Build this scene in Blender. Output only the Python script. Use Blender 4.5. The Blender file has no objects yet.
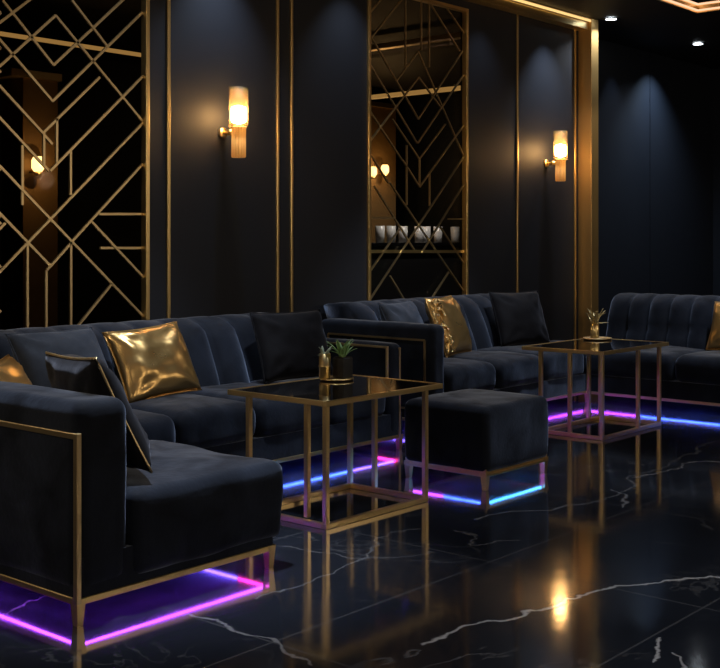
import bpy, bmesh, math, random
from mathutils import Vector, Matrix, noise, Euler
random.seed(7)
S = bpy.context.scene
COL = S.collection
PI = math.pi
# ------------------------------------------------------------------ camera model
HC = 1.15            # eye height
FPX = 1166.0         # focal length in pixels of the 720 px wide frame
HOR = 240.0          # horizon row
Fw = Vector((0.759, 0.651, 0)).normalized()
Rt = Vector((Fw.y, -Fw.x, 0))
W = 5.2              # plane of the panelled wall (y)
CEIL = 3.08

def wall_pt(px, py, y=W):
    """point of the vertical plane y=const seen at a pixel of the photograph"""
    v = (px - 360.0) / FPX
    x = y * (Fw.x + Fw.y * v) / (Fw.y - Fw.x * v)
    d = Fw.x * x + Fw.y * y
    return Vector((x, y, HC - (py - HOR) / FPX * d))

def floor_pt(px, py):
    d = HC * FPX / (py - HOR)
    l = (px - 360.0) / FPX * d
    p = Fw * d + Rt * l
    return (p.x, p.y)

cam_d = bpy.data.cameras.new('camera')
cam = bpy.data.objects.new('camera', cam_d)
COL.objects.link(cam)
cam.location = (0, 0, HC)
cam.rotation_euler = (PI / 2, 0, math.atan2(Fw.y, Fw.x) - PI / 2)
cam_d.sensor_width = 36
cam_d.sensor_fit = 'HORIZONTAL'
cam_d.lens = FPX / 720 * 36
cam_d.shift_y = -(334 - HOR) / 720
cam_d.clip_start = 0.05
cam_d.clip_end = 60
S.camera = cam
S.view_settings.view_transform = 'Standard'
S.view_settings.look = 'None'
S.view_settings.exposure = 0
S.view_settings.gamma = 1
S.view_settings.use_curve_mapping = False

# ------------------------------------------------------------------ materials
def new_mat(name):
    m = bpy.data.materials.new(name)
    m.use_nodes = True
    return m, m.node_tree.nodes, m.node_tree.links, m.node_tree.nodes['Principled BSDF']

def simple(name, col, rough=.5, metal=0., spec=.5, noise_scale=0, noise_amt=0, bump=0, coat=0):
    m, N, L, B = new_mat(name)
    B.inputs['Base Color'].default_value = (*col, 1)
    B.inputs['Roughness'].default_value = rough
    B.inputs['Metallic'].default_value = metal
    B.inputs['Specular IOR Level'].default_value = spec
    B.inputs['Coat Weight'].default_value = coat
    if noise_scale:
        tc = N.new('ShaderNodeTexCoord')
        n = N.new('ShaderNodeTexNoise')
        n.inputs['Scale'].default_value = noise_scale
        n.inputs['Detail'].default_value = 4
        L.new(tc.outputs['Object'], n.inputs['Vector'])
        mr = N.new('ShaderNodeMapRange')
        mr.inputs['To Min'].default_value = max(0, rough - noise_amt)
        mr.inputs['To Max'].default_value = min(1, rough + noise_amt)
        L.new(n.outputs['Fac'], mr.inputs['Value'])
        L.new(mr.outputs['Result'], B.inputs['Roughness'])
        if bump:
            b = N.new('ShaderNodeBump')
            b.inputs['Strength'].default_value = bump
            b.inputs['Distance'].default_value = .01
            L.new(n.outputs['Fac'], b.inputs['Height'])
            L.new(b.outputs['Normal'], B.inputs['Normal'])
    return m

def emis(name, col, s):
    m, N, L, B = new_mat(name)
    B.inputs['Base Color'].default_value = (0, 0, 0, 1)
    B.inputs['Emission Color'].default_value = (*col, 1)
    B.inputs['Emission Strength'].default_value = s
    return m

def velvet(name, col, tint=(.46, .56, .78), sheen=.65, rough=.75):
    m, N, L, B = new_mat(name)
    tc = N.new('ShaderNodeTexCoord')
    n = N.new('ShaderNodeTexNoise'); n.inputs['Scale'].default_value = 5.5
    n.inputs['Detail'].default_value = 5; n.inputs['Distortion'].default_value = .6
    L.new(tc.outputs['Object'], n.inputs['Vector'])
    r = N.new('ShaderNodeValToRGB')
    r.color_ramp.elements[0].position = .3; r.color_ramp.elements[1].position = .72
    r.color_ramp.elements[0].color = (*[c * .7 for c in col], 1)
    r.color_ramp.elements[1].color = (*[c * 1.45 for c in col], 1)
    L.new(n.outputs['Fac'], r.inputs['Fac'])
    L.new(r.outputs['Color'], B.inputs['Base Color'])
    B.inputs['Roughness'].default_value = rough
    B.inputs['Specular IOR Level'].default_value = .15
    B.inputs['Sheen Weight'].default_value = sheen
    B.inputs['Sheen Roughness'].default_value = .4
    B.inputs['Sheen Tint'].default_value = (*tint, 1)
    nap = N.new('ShaderNodeMapRange'); nap.inputs['From Min'].default_value = .32; nap.inputs['From Max'].default_value = .68
    nap.inputs['To Min'].default_value = sheen * .35; nap.inputs['To Max'].default_value = min(1, sheen * 1.5)
    L.new(n.outputs['Fac'], nap.inputs['Value']); L.new(nap.outputs['Result'], B.inputs['Sheen Weight'])
    f = N.new('ShaderNodeTexNoise'); f.inputs['Scale'].default_value = 60; f.inputs['Detail'].default_value = 3
    L.new(tc.outputs['Object'], f.inputs['Vector'])
    b = N.new('ShaderNodeBump'); b.inputs['Strength'].default_value = .25; b.inputs['Distance'].default_value = .004
    L.new(f.outputs['Fac'], b.inputs['Height']); L.new(b.outputs['Normal'], B.inputs['Normal'])
    return m

M = {}
M['navy'] = velvet('navy_velvet', (.0062, .0088, .0160))
M['blue'] = velvet('blue_velvet', (.036, .043, .058), sheen=.85)
M['black'] = velvet('black_velvet', (.006, .006, .008), tint=(.4, .42, .5), sheen=.3)
M['brass'] = simple('brushed_brass', (.90, .65, .29), .33, 1, noise_scale=3, noise_amt=.02)
M['brass_bright'] = simple('polished_brass', (.90, .68, .32), .30, 1, noise_scale=3, noise_amt=.02)
M['brass_dull'] = simple('dull_brass', (.74, .56, .30), .38, 1, noise_scale=3, noise_amt=.02)
M['column_gold'] = simple('satin_gold_cladding', (.80, .52, .20), .42, .9, noise_scale=4, noise_amt=.08)
M['far_line'] = emis('far_gold_led', (1.0, .55, .16), .42)
M['gold_fabric'] = simple('gold_satin', (.80, .52, .20), .30, .9, noise_scale=7, noise_amt=.08, bump=.25)
M['sequin'] = simple('gold_sequins', (.95, .72, .34), .25, 1, noise_scale=160, noise_amt=.15, bump=1.0)
M['wall'] = simple('charcoal_wall_paint', (.020, .022, .029), .55, 0, .35, noise_scale=3, noise_amt=.06)
M['wall_dark'] = simple('dark_blue_wall_paint', (.013, .016, .024), .5, 0, .35, noise_scale=3, noise_amt=.06)
M['ceil'] = simple('black_ceiling_paint', (.010, .009, .009), .6, 0, .3, noise_scale=3, noise_amt=.05)
M['black_gloss'] = simple('black_glass_top', (.003, .003, .004), .05, 0, .6, noise_scale=4, noise_amt=.02, coat=.5)
M['black_matte'] = simple('black_ceramic', (.008, .008, .009), .5, 0, .4, noise_scale=20, noise_amt=.08)
M['soil'] = simple('dark_soil', (.02, .013, .008), .9, noise_scale=40, noise_amt=.05, bump=.6)
M['leaf'] = simple('succulent_leaf', (.20, .36, .13), .45, 0, .5, noise_scale=25, noise_amt=.1)
M['leaf_grey'] = simple('grey_green_leaf', (.36, .44, .34), .5, 0, .5, noise_scale=25, noise_amt=.1)
M['leaf_gold'] = simple('gilded_leaf', (.75, .62, .32), .35, .6, noise_scale=25, noise_amt=.1)
M['ceramic_white'] = simple('white_glassware', (.55, .55, .56), .25, noise_scale=10, noise_amt=.05)
M['led_violet'] = emis('violet_led', (.36, .05, 1.0), 30)
M['led_magenta'] = emis('magenta_led', (1.0, .03, .55), 18)
M['led_blue'] = emis('blue_led', (.05, .12, 1.0), 34)
M['led_indigo'] = emis('indigo_led', (.16, .08, 1.0), 30)
M['led_cyan'] = emis('azure_led', (.05, .30, 1.0), 30)
M['led_purple'] = emis('purple_led', (.36, .045, 1.0), 22)
M['bulb'] = emis('warm_bulb', (1.0, .70, .42), 60)
M['bulb_small'] = emis('dim_warm_bulb', (1.0, .58, .2), 5)
M['cove'] = emis('warm_cove_led', (1.0, .56, .34), 1.3)
M['cove_gold'] = emis('gold_cove_led', (1.0, .62, .22), 1.2)
M['downlight'] = emis('downlight_lens', (.85, .93, 1.0), 9)

def glass_mat():
    m, N, L, B = new_mat('smoked_glass')
    N.remove(B)
    out = N['Material Output']
    tr = N.new('ShaderNodeBsdfTransparent'); tr.inputs['Color'].default_value = (.80, .78, .75, 1)
    gl = N.new('ShaderNodeBsdfGlossy'); gl.inputs['Roughness'].default_value = .02
    gl.inputs['Color'].default_value = (.9, .9, .9, 1)
    lw = N.new('ShaderNodeLayerWeight'); lw.inputs['Blend'].default_value = .5
    fr = N.new('ShaderNodeMath'); fr.operation = 'POWER'; fr.inputs[1].default_value = 5; L.new(lw.outputs['Facing'], fr.inputs[0])
    mx = N.new('ShaderNodeMixShader')
    L.new(fr.outputs[0], mx.inputs['Fac']); L.new(tr.outputs[0], mx.inputs[1]); L.new(gl.outputs[0], mx.inputs[2])
    L.new(mx.outputs[0], out.inputs['Surface'])
    return m
M['glass'] = glass_mat()

def shade_mat():
    m, N, L, B = new_mat('ribbed_amber_glass')
    N.remove(B)
    out = N['Material Output']
    tr = N.new('ShaderNodeBsdfTransparent'); tr.inputs['Color'].default_value = (.97, .86, .66, 1)
    tl = N.new('ShaderNodeBsdfTranslucent'); tl.inputs['Color'].default_value = (.85, .70, .46, 1)
    gl = N.new('ShaderNodeBsdfGlossy'); gl.inputs['Roughness'].default_value = .45
    gl.inputs['Color'].default_value = (1, .85, .6, 1)
    a = N.new('ShaderNodeMixShader'); a.inputs['Fac'].default_value = .035
    b = N.new('ShaderNodeMixShader'); b.inputs['Fac'].default_value = .04
    L.new(tr.outputs[0], a.inputs[1]); L.new(tl.outputs[0], a.inputs[2])
    L.new(a.outputs[0], b.inputs[1]); L.new(gl.outputs[0], b.inputs[2])
    L.new(b.outputs[0], out.inputs['Surface'])
    return m
M['shade'] = shade_mat()
def cup_mat():
    m, N, L, B = new_mat('fluted_translucent_gold')  # gold cup made translucent so the added inner light shows
    B.inputs['Base Color'].default_value = (.80, .55, .24, 1); B.inputs['Roughness'].default_value = .35; B.inputs['Metallic'].default_value = .6
    tl = N.new('ShaderNodeBsdfTranslucent'); tl.inputs['Color'].default_value = (.85, .66, .36, 1)
    tc = N.new('ShaderNodeTexCoord'); wv = N.new('ShaderNodeTexNoise'); wv.inputs['Scale'].default_value = 30
    L.new(tc.outputs['Object'], wv.inputs['Vector'])
    mr = N.new('ShaderNodeMapRange'); mr.inputs['To Min'].default_value = .25; mr.inputs['To Max'].default_value = .4
    L.new(wv.outputs['Fac'], mr.inputs['Value'])
    mx = N.new('ShaderNodeMixShader'); L.new(mr.outputs['Result'], mx.inputs['Fac'])
    L.new(B.outputs[0], mx.inputs[1]); L.new(tl.outputs[0], mx.inputs[2]); L.new(mx.outputs[0], N['Material Output'].inputs['Surface'])
    return m
M['cup_translucent'] = cup_mat()

def marble():
    m, N, L, B = new_mat('black_marble_tiles')
    tc = N.new('ShaderNodeTexCoord')
    def math_(op, a, b=None, c=None):
        n = N.new('ShaderNodeMath'); n.operation = op
        for i, v in enumerate((a, b, c)):
            if v is None: continue
            if isinstance(v, (int, float)): n.inputs[i].default_value = v
            else: L.new(v, n.inputs[i])
        return n.outputs[0]
    def smooth(v, lo, hi, a=1., b=0.):
        n = N.new('ShaderNodeMapRange'); n.interpolation_type = 'SMOOTHSTEP'
        n.inputs['From Min'].default_value = lo; n.inputs['From Max'].default_value = hi
        n.inputs['To Min'].default_value = a; n.inputs['To Max'].default_value = b
        L.new(v, n.inputs['Value']); return n.outputs['Result']
    def nz(vec, sc, det=4, dist=0., rough=.55):
        n = N.new('ShaderNodeTexNoise'); n.inputs['Scale'].default_value = sc
        n.inputs['Detail'].default_value = det; n.inputs['Distortion'].default_value = dist
        n.inputs['Roughness'].default_value = rough
        L.new(vec, n.inputs['Vector']); return n
    P = tc.outputs['Object']
    # warped coordinates
    wn = nz(P, 2.6, 5)
    sub = N.new('ShaderNodeVectorMath'); sub.operation = 'SUBTRACT'
    L.new(wn.outputs['Color'], sub.inputs[0]); sub.inputs[1].default_value = (.5, .5, .5)
    sc = N.new('ShaderNodeVectorMath'); sc.operation = 'SCALE'; sc.inputs['Scale'].default_value = .34
    L.new(sub.outputs[0], sc.inputs[0])
    ad = N.new('ShaderNodeVectorMath'); ad.operation = 'ADD'
    L.new(P, ad.inputs[0]); L.new(sc.outputs[0], ad.inputs[1])
    PW = ad.outputs[0]
    sep = N.new('ShaderNodeSeparateXYZ'); L.new(PW, sep.inputs[0])
    def seg(p, q, w):
        """soft vein along the stretch p-q in the warped plane"""
        dx, dy = q[0] - p[0], q[1] - p[1]; ll = dx * dx + dy * dy
        ax = math_('SUBTRACT', sep.outputs[0], p[0]); ay = math_('SUBTRACT', sep.outputs[1], p[1])
        t = math_('DIVIDE', math_('ADD', math_('MULTIPLY', ax, dx), math_('MULTIPLY', ay, dy)), ll)
        cl = N.new('ShaderNodeClamp'); L.new(t, cl.inputs['Value']); t = cl.outputs[0]
        ex = math_('SUBTRACT', ax, math_('MULTIPLY', t, dx)); ey = math_('SUBTRACT', ay, math_('MULTIPLY', t, dy))
        d = math_('SQRT', math_('ADD', math_('MULTIPLY', ex, ex), math_('MULTIPLY', ey, ey)))
        return smooth(d, 0, w)
    lines = [([(430, 640), (520, 606), (610, 585), (730, 574)], .013, .9),
             ([(604, 488), (622, 493), (630, 505)], .010, .4),
             ([(664, 636), (660, 648), (652, 662)], .010, .8),
             ([(676, 655), (690, 675)], .010, .6),
             ([(650, 480), (700, 462), (735, 464)], .012, .4),
             ([(462, 530), (487, 536), (470, 545), (520, 541)], .008, .2),
             ([(280, 545), (340, 560), (420, 552)], .009, .16),
             ([(250, 600), (330, 575), (400, 530), (430, 528)], .009, .18),
             ([(190, 618), (270, 642), (310, 668)], .010, .35),
             ([(-10, 622), (50, 600), (100, 590)], .007, .3),
             ([(480, 520), (600, 500), (720, 440)], .012, .25)]
    vein = None
    for pts, w, s in lines:
        fp = [floor_pt(*p) for p in pts]
        for a, b in zip(fp, fp[1:]):
            v = math_('MULTIPLY', seg(a, b, w), s)
            vein = v if vein is None else math_('MAXIMUM', vein, v)
    # all-over fine veins
    v1 = math_('ABSOLUTE', math_('SUBTRACT', nz(P, 1.1, 6, 1.2).outputs['Fac'], .5))
    m1 = smooth(nz(P, .9, 2).outputs['Fac'], .45, .65, 0., 1.)
    f1 = math_('MULTIPLY', math_('MULTIPLY', smooth(v1, 0, .012), m1), .16)
    v2 = math_('ABSOLUTE', math_('SUBTRACT', nz(P, 3.1, 5, .8).outputs['Fac'], .52))
    m2 = smooth(nz(P, 1.7, 2).outputs['Fac'], .5, .7, 0., 1.)
    f2 = math_('MULTIPLY', math_('MULTIPLY', smooth(v2, 0, .012), m2), .09)
    vein = math_('MAXIMUM', vein, math_('MAXIMUM', f1, f2))
    # tile joints
    s2 = N.new('ShaderNodeSeparateXYZ'); L.new(P, s2.inputs[0])
    def joint(c, off, step):
        t = math_('FRACT', math_('DIVIDE', math_('SUBTRACT', c, off - 50 * step - step / 2), step))
        return smooth(math_('MULTIPLY', math_('ABSOLUTE', math_('SUBTRACT', t, .5)), step), .001, .006)
    jt = math_('MAXIMUM', joint(s2.outputs[0], 4.567, 1.1), joint(s2.outputs[1], 1.56, .8))
    jt = math_('MULTIPLY', jt, .10)
    cl = nz(P, 1.4, 4)
    base = N.new('ShaderNodeValToRGB')
    base.color_ramp.elements[0].color = (.009, .011, .016, 1); base.color_ramp.elements[1].color = (.024, .029, .042, 1)
    L.new(cl.outputs['Fac'], base.inputs['Fac'])
    mx = N.new('ShaderNodeMix'); mx.data_type = 'RGBA'
    L.new(math_('MAXIMUM', vein, jt), mx.inputs['Factor'])
    L.new(base.outputs['Color'], mx.inputs['A']); mx.inputs['B'].default_value = (.62, .63, .66, 1)
    L.new(mx.outputs['Result'], B.inputs['Base Color'])
    L.new(smooth(cl.outputs['Fac'], .3, .7, .07, .11), B.inputs['Roughness'])
    B.inputs['Specular IOR Level'].default_value = .85
    bw = nz(P, 7, 2)
    bp = N.new('ShaderNodeBump'); bp.inputs['Strength'].default_value = .015; bp.inputs['Distance'].default_value = .02
    L.new(bw.outputs['Fac'], bp.inputs['Height']); L.new(bp.outputs['Normal'], B.inputs['Normal'])
    return m
M['marble'] = marble()

# ------------------------------------------------------------------ object helpers
def tag(o, label=None, cat=None, group=None, kind=None):
    if label: o['label'] = label
    if cat: o['category'] = cat
    if group: o['group'] = group
    if kind: o['kind'] = kind
    return o

def empty(name, loc=(0, 0, 0), rz=0):
    o = bpy.data.objects.new(name, None); COL.objects.link(o)
    o.location = loc; o.rotation_euler = (0, 0, rz); o.empty_display_size = .1
    return o

def obj(name, bm, mat, parent=None, smooth=False, loc=None, rot=None):
    me = bpy.data.meshes.new(name)
    bmesh.ops.recalc_face_normals(bm, faces=bm.faces[:])
    bm.to_mesh(me); bm.free()
    me.materials.append(mat)
    if smooth:
        for p in me.polygons: p.use_smooth = True
    o = bpy.data.objects.new(name, me); COL.objects.link(o)
    if parent: o.parent = parent
    if loc: o.location = loc
    if rot: o.rotation_euler = rot
    return o

def copy_tree(o, parent=None):
    c = o.copy(); COL.objects.link(c)
    if parent: c.parent = parent
    for ch in list(o.children): copy_tree(ch, c)
    return c

def box(bm, x0, x1, y0, y1, z0, z1, bev=0, seg=2):
    r = bmesh.ops.create_cube(bm, size=1)
    vs = r['verts']
    for v in vs:
        v.co = Vector(((x0 + x1) / 2 + v.co.x * (x1 - x0), (y0 + y1) / 2 + v.co.y * (y1 - y0), (z0 + z1) / 2 + v.co.z * (z1 - z0)))
    if bev:
        es = list({e for v in vs for e in v.link_edges})
        bmesh.ops.bevel(bm, geom=es, offset=bev, segments=seg, profile=.5, affect='EDGES')
    return bm

def bar(bm, a, b, w, h=None, up=Vector((0, 1, 0))):
    """rectangular bar between two points"""
    a, b = Vector(a), Vector(b); h = h or w
    d = (b - a)
    if d.length < 1e-6: return bm
    d.normalize()
    u = up if abs(d.dot(up)) < .95 else Vector((1, 0, 0))
    s = d.cross(u).normalized(); t = s.cross(d)
    ring = lambda p: [bm.verts.new(p + s * sx * w / 2 + t * sy * h / 2) for sx, sy in ((-1, -1), (1, -1), (1, 1), (-1, 1))]
    r0, r1 = ring(a), ring(b)
    for i in range(4):
        j = (i + 1) % 4
        bm.faces.new((r0[i], r0[j], r1[j], r1[i]))
    bm.faces.new(r0[::-1]); bm.faces.new(r1)
    return bm

def lathe(bm, prof, n=32, c=(0, 0, 0), rib=0, nrib=16):
    rows = []
    for r, z in prof:
        row = []
        for k in range(n):
            a = 2 * PI * k / n
            rr = r * (1 + rib * math.cos(nrib * a)) if r > 0 else 0
            row.append(bm.verts.new((c[0] + rr * math.cos(a), c[1] + rr * math.sin(a), c[2] + z)))
        rows.append(row)
    for p, q in zip(rows, rows[1:]):
        for k in range(n):
            j = (k + 1) % n
            bm.faces.new((p[k], p[j], q[j], q[k]))
    return rows

def closed_lathe(bm, prof, n=32, c=(0, 0, 0), rib=0, nrib=16):
    rows = lathe(bm, prof, n, c, rib, nrib)
    bm.faces.new(rows[0][::-1]); bm.faces.new(rows[-1])
    return bm

def tube(bm, pts, r, n=8):
    pts = [Vector(p) for p in pts]; rows = []
    for i, p in enumerate(pts):
        d = (pts[min(i + 1, len(pts) - 1)] - pts[max(i - 1, 0)]).normalized()
        u = Vector((0, 0, 1)) if abs(d.z) < .9 else Vector((1, 0, 0))
        s = d.cross(u).normalized(); t = s.cross(d)
        rr = r[i] if isinstance(r, (list, tuple)) else r
        rows.append([bm.verts.new(p + (s * math.cos(2 * PI * k / n) + t * math.sin(2 * PI * k / n)) * rr) for k in range(n)])
    for p, q in zip(rows, rows[1:]):
        for k in range(n):
            j = (k + 1) % n
            bm.faces.new((p[k], p[j], q[j], q[k]))
    bm.faces.new(rows[0][::-1]); bm.faces.new(rows[-1])
    return bm

def spaced(lo, hi, r, n):
    L = hi - lo; r = min(r, L * .49)
    out = [lo + r * t for t in (0, .18, .42, .7, 1)]
    out += [lo + r + (L - 2 * r) * k / n for k in range(1, n)]
    out += [hi - r * t for t in (1, .7, .42, .18, 0)]
    return out

def cushion(bm, x0, x1, y0, y1, z0, z1, r=.05, n=10, crown=.0, wob=.0, side=.0, seed=0, front=0):
    """soft upholstered block: rounded edges, crowned top, slightly bulged sides, uneven surface"""
    X, Y, Z = spaced(x0, x1, r, n), spaced(y0, y1, r, n), spaced(z0, z1, r, max(2, n // 3))
    vert = {}
    nx, ny, nz_ = len(X) - 1, len(Y) - 1, len(Z) - 1
    def g(i, j, k):
        if (i, j, k) in vert: return vert[(i, j, k)]
        p = Vector((X[i], Y[j], Z[k]))
        rr = min(r, (x1 - x0) * .49, (y1 - y0) * .49, (z1 - z0) * .49)
        q = Vector((min(max(p.x, x0 + rr), x1 - rr), min(max(p.y, y0 + rr), y1 - rr), min(max(p.z, z0 + rr), z1 - rr)))
        d = p - q
        if d.length > 1e-9: p = q + d.normalized() * rr
        u = (p.x - (x0 + x1) / 2) / ((x1 - x0) / 2); v = (p.y - (y0 + y1) / 2) / ((y1 - y0) / 2); w = (p.z - (z0 + z1) / 2) / ((z1 - z0) / 2)
        if k > nz_ // 2: p.z += crown * (1 - u ** 4) * (1 - v ** 4)
        p.x += side * u * (1 - w * w); p.y += side * v * (1 - w * w)
        if wob:
            nv = noise.noise_vector(Vector((p.x * 5 + seed * 7.1, p.y * 5, p.z * 5)))
            nv2 = noise.noise_vector(Vector((p.x * 13 + seed * 3.3, p.y * 13, p.z * 13)))
            p += (nv + nv2 * .35) * wob
        vert[(i, j, k)] = bm.verts.new(p)
        return vert[(i, j, k)]
    for i in range(nx):
        for j in range(ny):
            bm.faces.new((g(i, j, 0), g(i, j + 1, 0), g(i + 1, j + 1, 0), g(i + 1, j, 0)))
            bm.faces.new((g(i, j, nz_), g(i + 1, j, nz_), g(i + 1, j + 1, nz_), g(i, j + 1, nz_)))
    for i in range(nx):
        for k in range(nz_):
            bm.faces.new((g(i, 0, k), g(i + 1, 0, k), g(i + 1, 0, k + 1), g(i, 0, k + 1)))
            bm.faces.new((g(i, ny, k), g(i, ny, k + 1), g(i + 1, ny, k + 1), g(i + 1, ny, k)))
    for j in range(ny):
        for k in range(nz_):
            bm.faces.new((g(0, j, k), g(0, j, k + 1), g(0, j + 1, k + 1), g(0, j + 1, k)))
            bm.faces.new((g(nx, j, k), g(nx, j + 1, k), g(nx, j + 1, k + 1), g(nx, j, k + 1)))
    return bm

def channel_back(length, z0, z1, thick, step, lean, depth=.035, tuft=0.):
    """channel-tufted backrest: vertical rounded flutes on the -y side; leans towards +y; origin at its front left foot"""
    bm = bmesh.new()
    nch = max(1, round(length / step)); step = length / nch
    per, nv = 10, 14
    cols = nch * per + 1
    front, back = [], []
    for i in range(cols):
        x = length * i / (cols - 1)
        ph = (x / step) % 1.0
        bul = abs(math.sin(PI * ph)) ** .55
        cf, cb = [], []
        for j in range(nv + 1):
            t = j / nv
            # front profile runs up and rolls over the top
            z = z0 + (z1 - z0) * min(1, t / .8)
            if t <= .8:
                s = t / .8
                y = lean * s - depth * bul * (1 if s > .06 else s / .06) - .02 * math.sin(PI * s)
                if tuft: y += tuft * math.exp(-((s - .55) / .06) ** 2) * (.4 + .6 * bul)
                roll = max(0, (s - .86) / .14)
                y += roll * roll * .045
                z -= roll * roll * .012
            else:
                s = (t - .8) / .2
                a = s * PI / 2
                y = lean + .045 - depth * bul * math.cos(a) + (thick - .045) * s
                z = z1 - .012 + .030 * math.sin(PI * min(1, s * 1.1)) * .5 + .008 * bul
            n1 = noise.noise(Vector((x * 6, z * 6, 1.7))) * .006
            cf.append(bm.verts.new((x, y + n1, z)))
        cb = [bm.verts.new((x, lean * (1 if j == 0 else 0) + thick, z1 - .02 if j == 0 else z0)) for j in range(2)]
        front.append(cf); back.append(cb)
    for i in range(cols - 1):
        a, b = front[i] + back[i], front[i + 1] + back[i + 1]
        for j in range(len(a) - 1): bm.faces.new((a[j], b[j], b[j + 1], a[j + 1]))
        bm.faces.new((a[-1], b[-1], b[0], a[0]))
    bm.faces.new((front[0] + back[0])[::-1]); bm.faces.new(front[-1] + back[-1])
    return bm

def pillow_bm(w, h, t, seed=0, n=22, pinch=.06, wr=.012, part='all'):
    """knife-edge cushion standing on its lower edge: x across, z up, y through"""
    bm = bmesh.new()
    def P(u, v, s):
        ex = 1 - pinch * (1 - v * v) ; ez = 1 - pinch * (1 - u * u)
        x = u * w / 2 * (1 - pinch * 1.0 * (1 - abs(v) ** 2)); z = h / 2 + v * h / 2 * (1 - pinch * 1.0 * (1 - abs(u) ** 2))
        prof = ((1 - u ** 2) * (1 - v ** 2)) ** .42
        y = s * t / 2 * prof
        if abs(u) < .999 and abs(v) < .999:
            q = Vector((x * 7 + seed * 5.3, z * 7, s * 2.0))
            y += s * (noise.noise(q) * wr + noise.noise(q * 2.6) * wr * .5) * min(1, prof * 1.5)
            # creases radiating from the corners
            for cu, cv in ((1, 1), (-1, 1), (1, -1), (-1, -1)):
                du, dv = u - cu, v - cv; r = math.hypot(du, dv)
                a = math.atan2(dv, du)
                y += s * .012 * math.sin(a * 9 + seed + cu * 2) * math.exp(-((r - .45) / .3) ** 2) * prof
        return Vector((x, y, z))
    grid = {}
    for s in (-1, 1):
        for i in range(n + 1):
            for j in range(n + 1):
                edge = i in (0, n) or j in (0, n)
                key = (i, j, 0 if edge else s)
                if key not in grid:
                    u, v = -1 + 2 * i / n, -1 + 2 * j / n
                    u = math.copysign(abs(u) ** .85, u); v = math.copysign(abs(v) ** .85, v)
                    grid[key] = bm.verts.new(P(u, v, s))
    for s in (-1, 1):
        for i in range(n):
            for j in range(n):
                k = [(i, j), (i + 1, j), (i + 1, j + 1), (i, j + 1)]
                f = [grid[(a, b, 0 if a in (0, n) or b in (0, n) else s)] for a, b in k]
                try: bm.faces.new(f if s > 0 else f[::-1])
                except ValueError: pass
    return bm

def pillow_edge(w, h, pinch=.06, n=14):
    pts = []
    for side in range(4):
        for k in range(n):
            t = -1 + 2 * k / n
            u, v = ((t, -1), (1, t), (-t, 1), (-1, -t))[side]
            pts.append(Vector((u * w / 2 * (1 - pinch * (1 - v * v)), 0, h / 2 + v * h / 2 * (1 - pinch * (1 - u * u)))))
    pts.append(pts[0].copy())
    return pts

def pillow(name, label, mat, loc, yaw, lean, w=.46, h=.46, t=.17, roll=0, seed=0, piping=None, group='scatter cushions on the sofas', wr=.012):
    root = empty(name, loc)
    # face normal is local -y; lean > 0 tips the top away from the viewer side
    root.rotation_euler = Euler((-lean, roll, 0), 'XYZ')
    root.rotation_mode = 'QUATERNION'
    root.rotation_quaternion = (Matrix.Rotation(yaw, 4, 'Z') @ Matrix.Rotation(-lean, 4, 'X') @ Matrix.Rotation(roll, 4, 'Y')).to_quaternion()
    tag(root, label, 'cushion', group)
    obj('cushion_cover', pillow_bm(w, h, t, seed, wr=wr), mat, root, True)
    bm = bmesh.new(); tube(bm, pillow_edge(w, h), .0045, 6)
    p = obj('piping', bm, piping or mat, root, True)
    if piping and piping != mat: p['label'] = 'gold piping'
    return root

# ------------------------------------------------------------------ room shell
def struct(name, bm, mat, label=None):
    o = obj(name, bm, mat); o['kind'] = 'structure'
    if label: o['label'] = label; 
    return o

X0, X1, YF, YB = -1.6, 12.6, -2.2, 10.2
bm = bmesh.new(); box(bm, X0, X1, YF, YB, -.1, 0); struct('floor', bm, M['marble'], 'black marble floor with white veins')

L1a, L1b = 2.92, wall_pt(148, 0).x      # lattice openings in the wall
L2a, L2b = wall_pt(367, 0).x, wall_pt(467, 0).x
ZB, ZT = .42, 2.92
XC = wall_pt(598, 100, W - .13).x                # right end of the panelled wall
bm = bmesh.new()
for a, b in ((X0, L1a), (L1b, L2a), (L2b, XC)): box(bm, a, b, W, W + .06, 0, CEIL)
for a, b in ((L1a, L1b), (L2a, L2b)):
    box(bm, a, b, W, W + .06, 0, ZB); box(bm, a, b, W, W + .06, ZT, CEIL)
struct('wall_back', bm, M['wall'], 'charcoal panelled wall behind the sofas')
YR = 5.55
bm = bmesh.new(); xs = wall_pt(650, 100, YR).x
box(bm, XC - .2, xs - .006, YR, YR + .15, 0, CEIL); box(bm, xs + .006, X1, YR, YR + .15, 0, CEIL); box(bm, xs - .02, xs + .02, YR + .012, YR + .1, 0, CEIL)
struct('wall_back_recess', bm, M['wall_dark'], 'dark blue wall recessed beyond the gold column')
bm = bmesh.new(); box(bm, X1, X1 + .15, YF, YB, 0, CEIL + .4); struct('wall_right', bm, M['wall_dark'])
bm = bmesh.new(); box(bm, X0 - .15, X0, YF, YB, 0, CEIL + .4); struct('wall_left', bm, M['wall'])
bm = bmesh.new(); box(bm, X0, X1, YF - .15, YF, 0, CEIL + .4); struct('wall_front', bm, M['wall'])
bm = bmesh.new(); box(bm, X0, X1, YB, YB + .15, 0, CEIL + .4); struct('wall_far_lounge', bm, M['wall_dark'], 'dark far wall of the bar beyond the glass')

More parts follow.
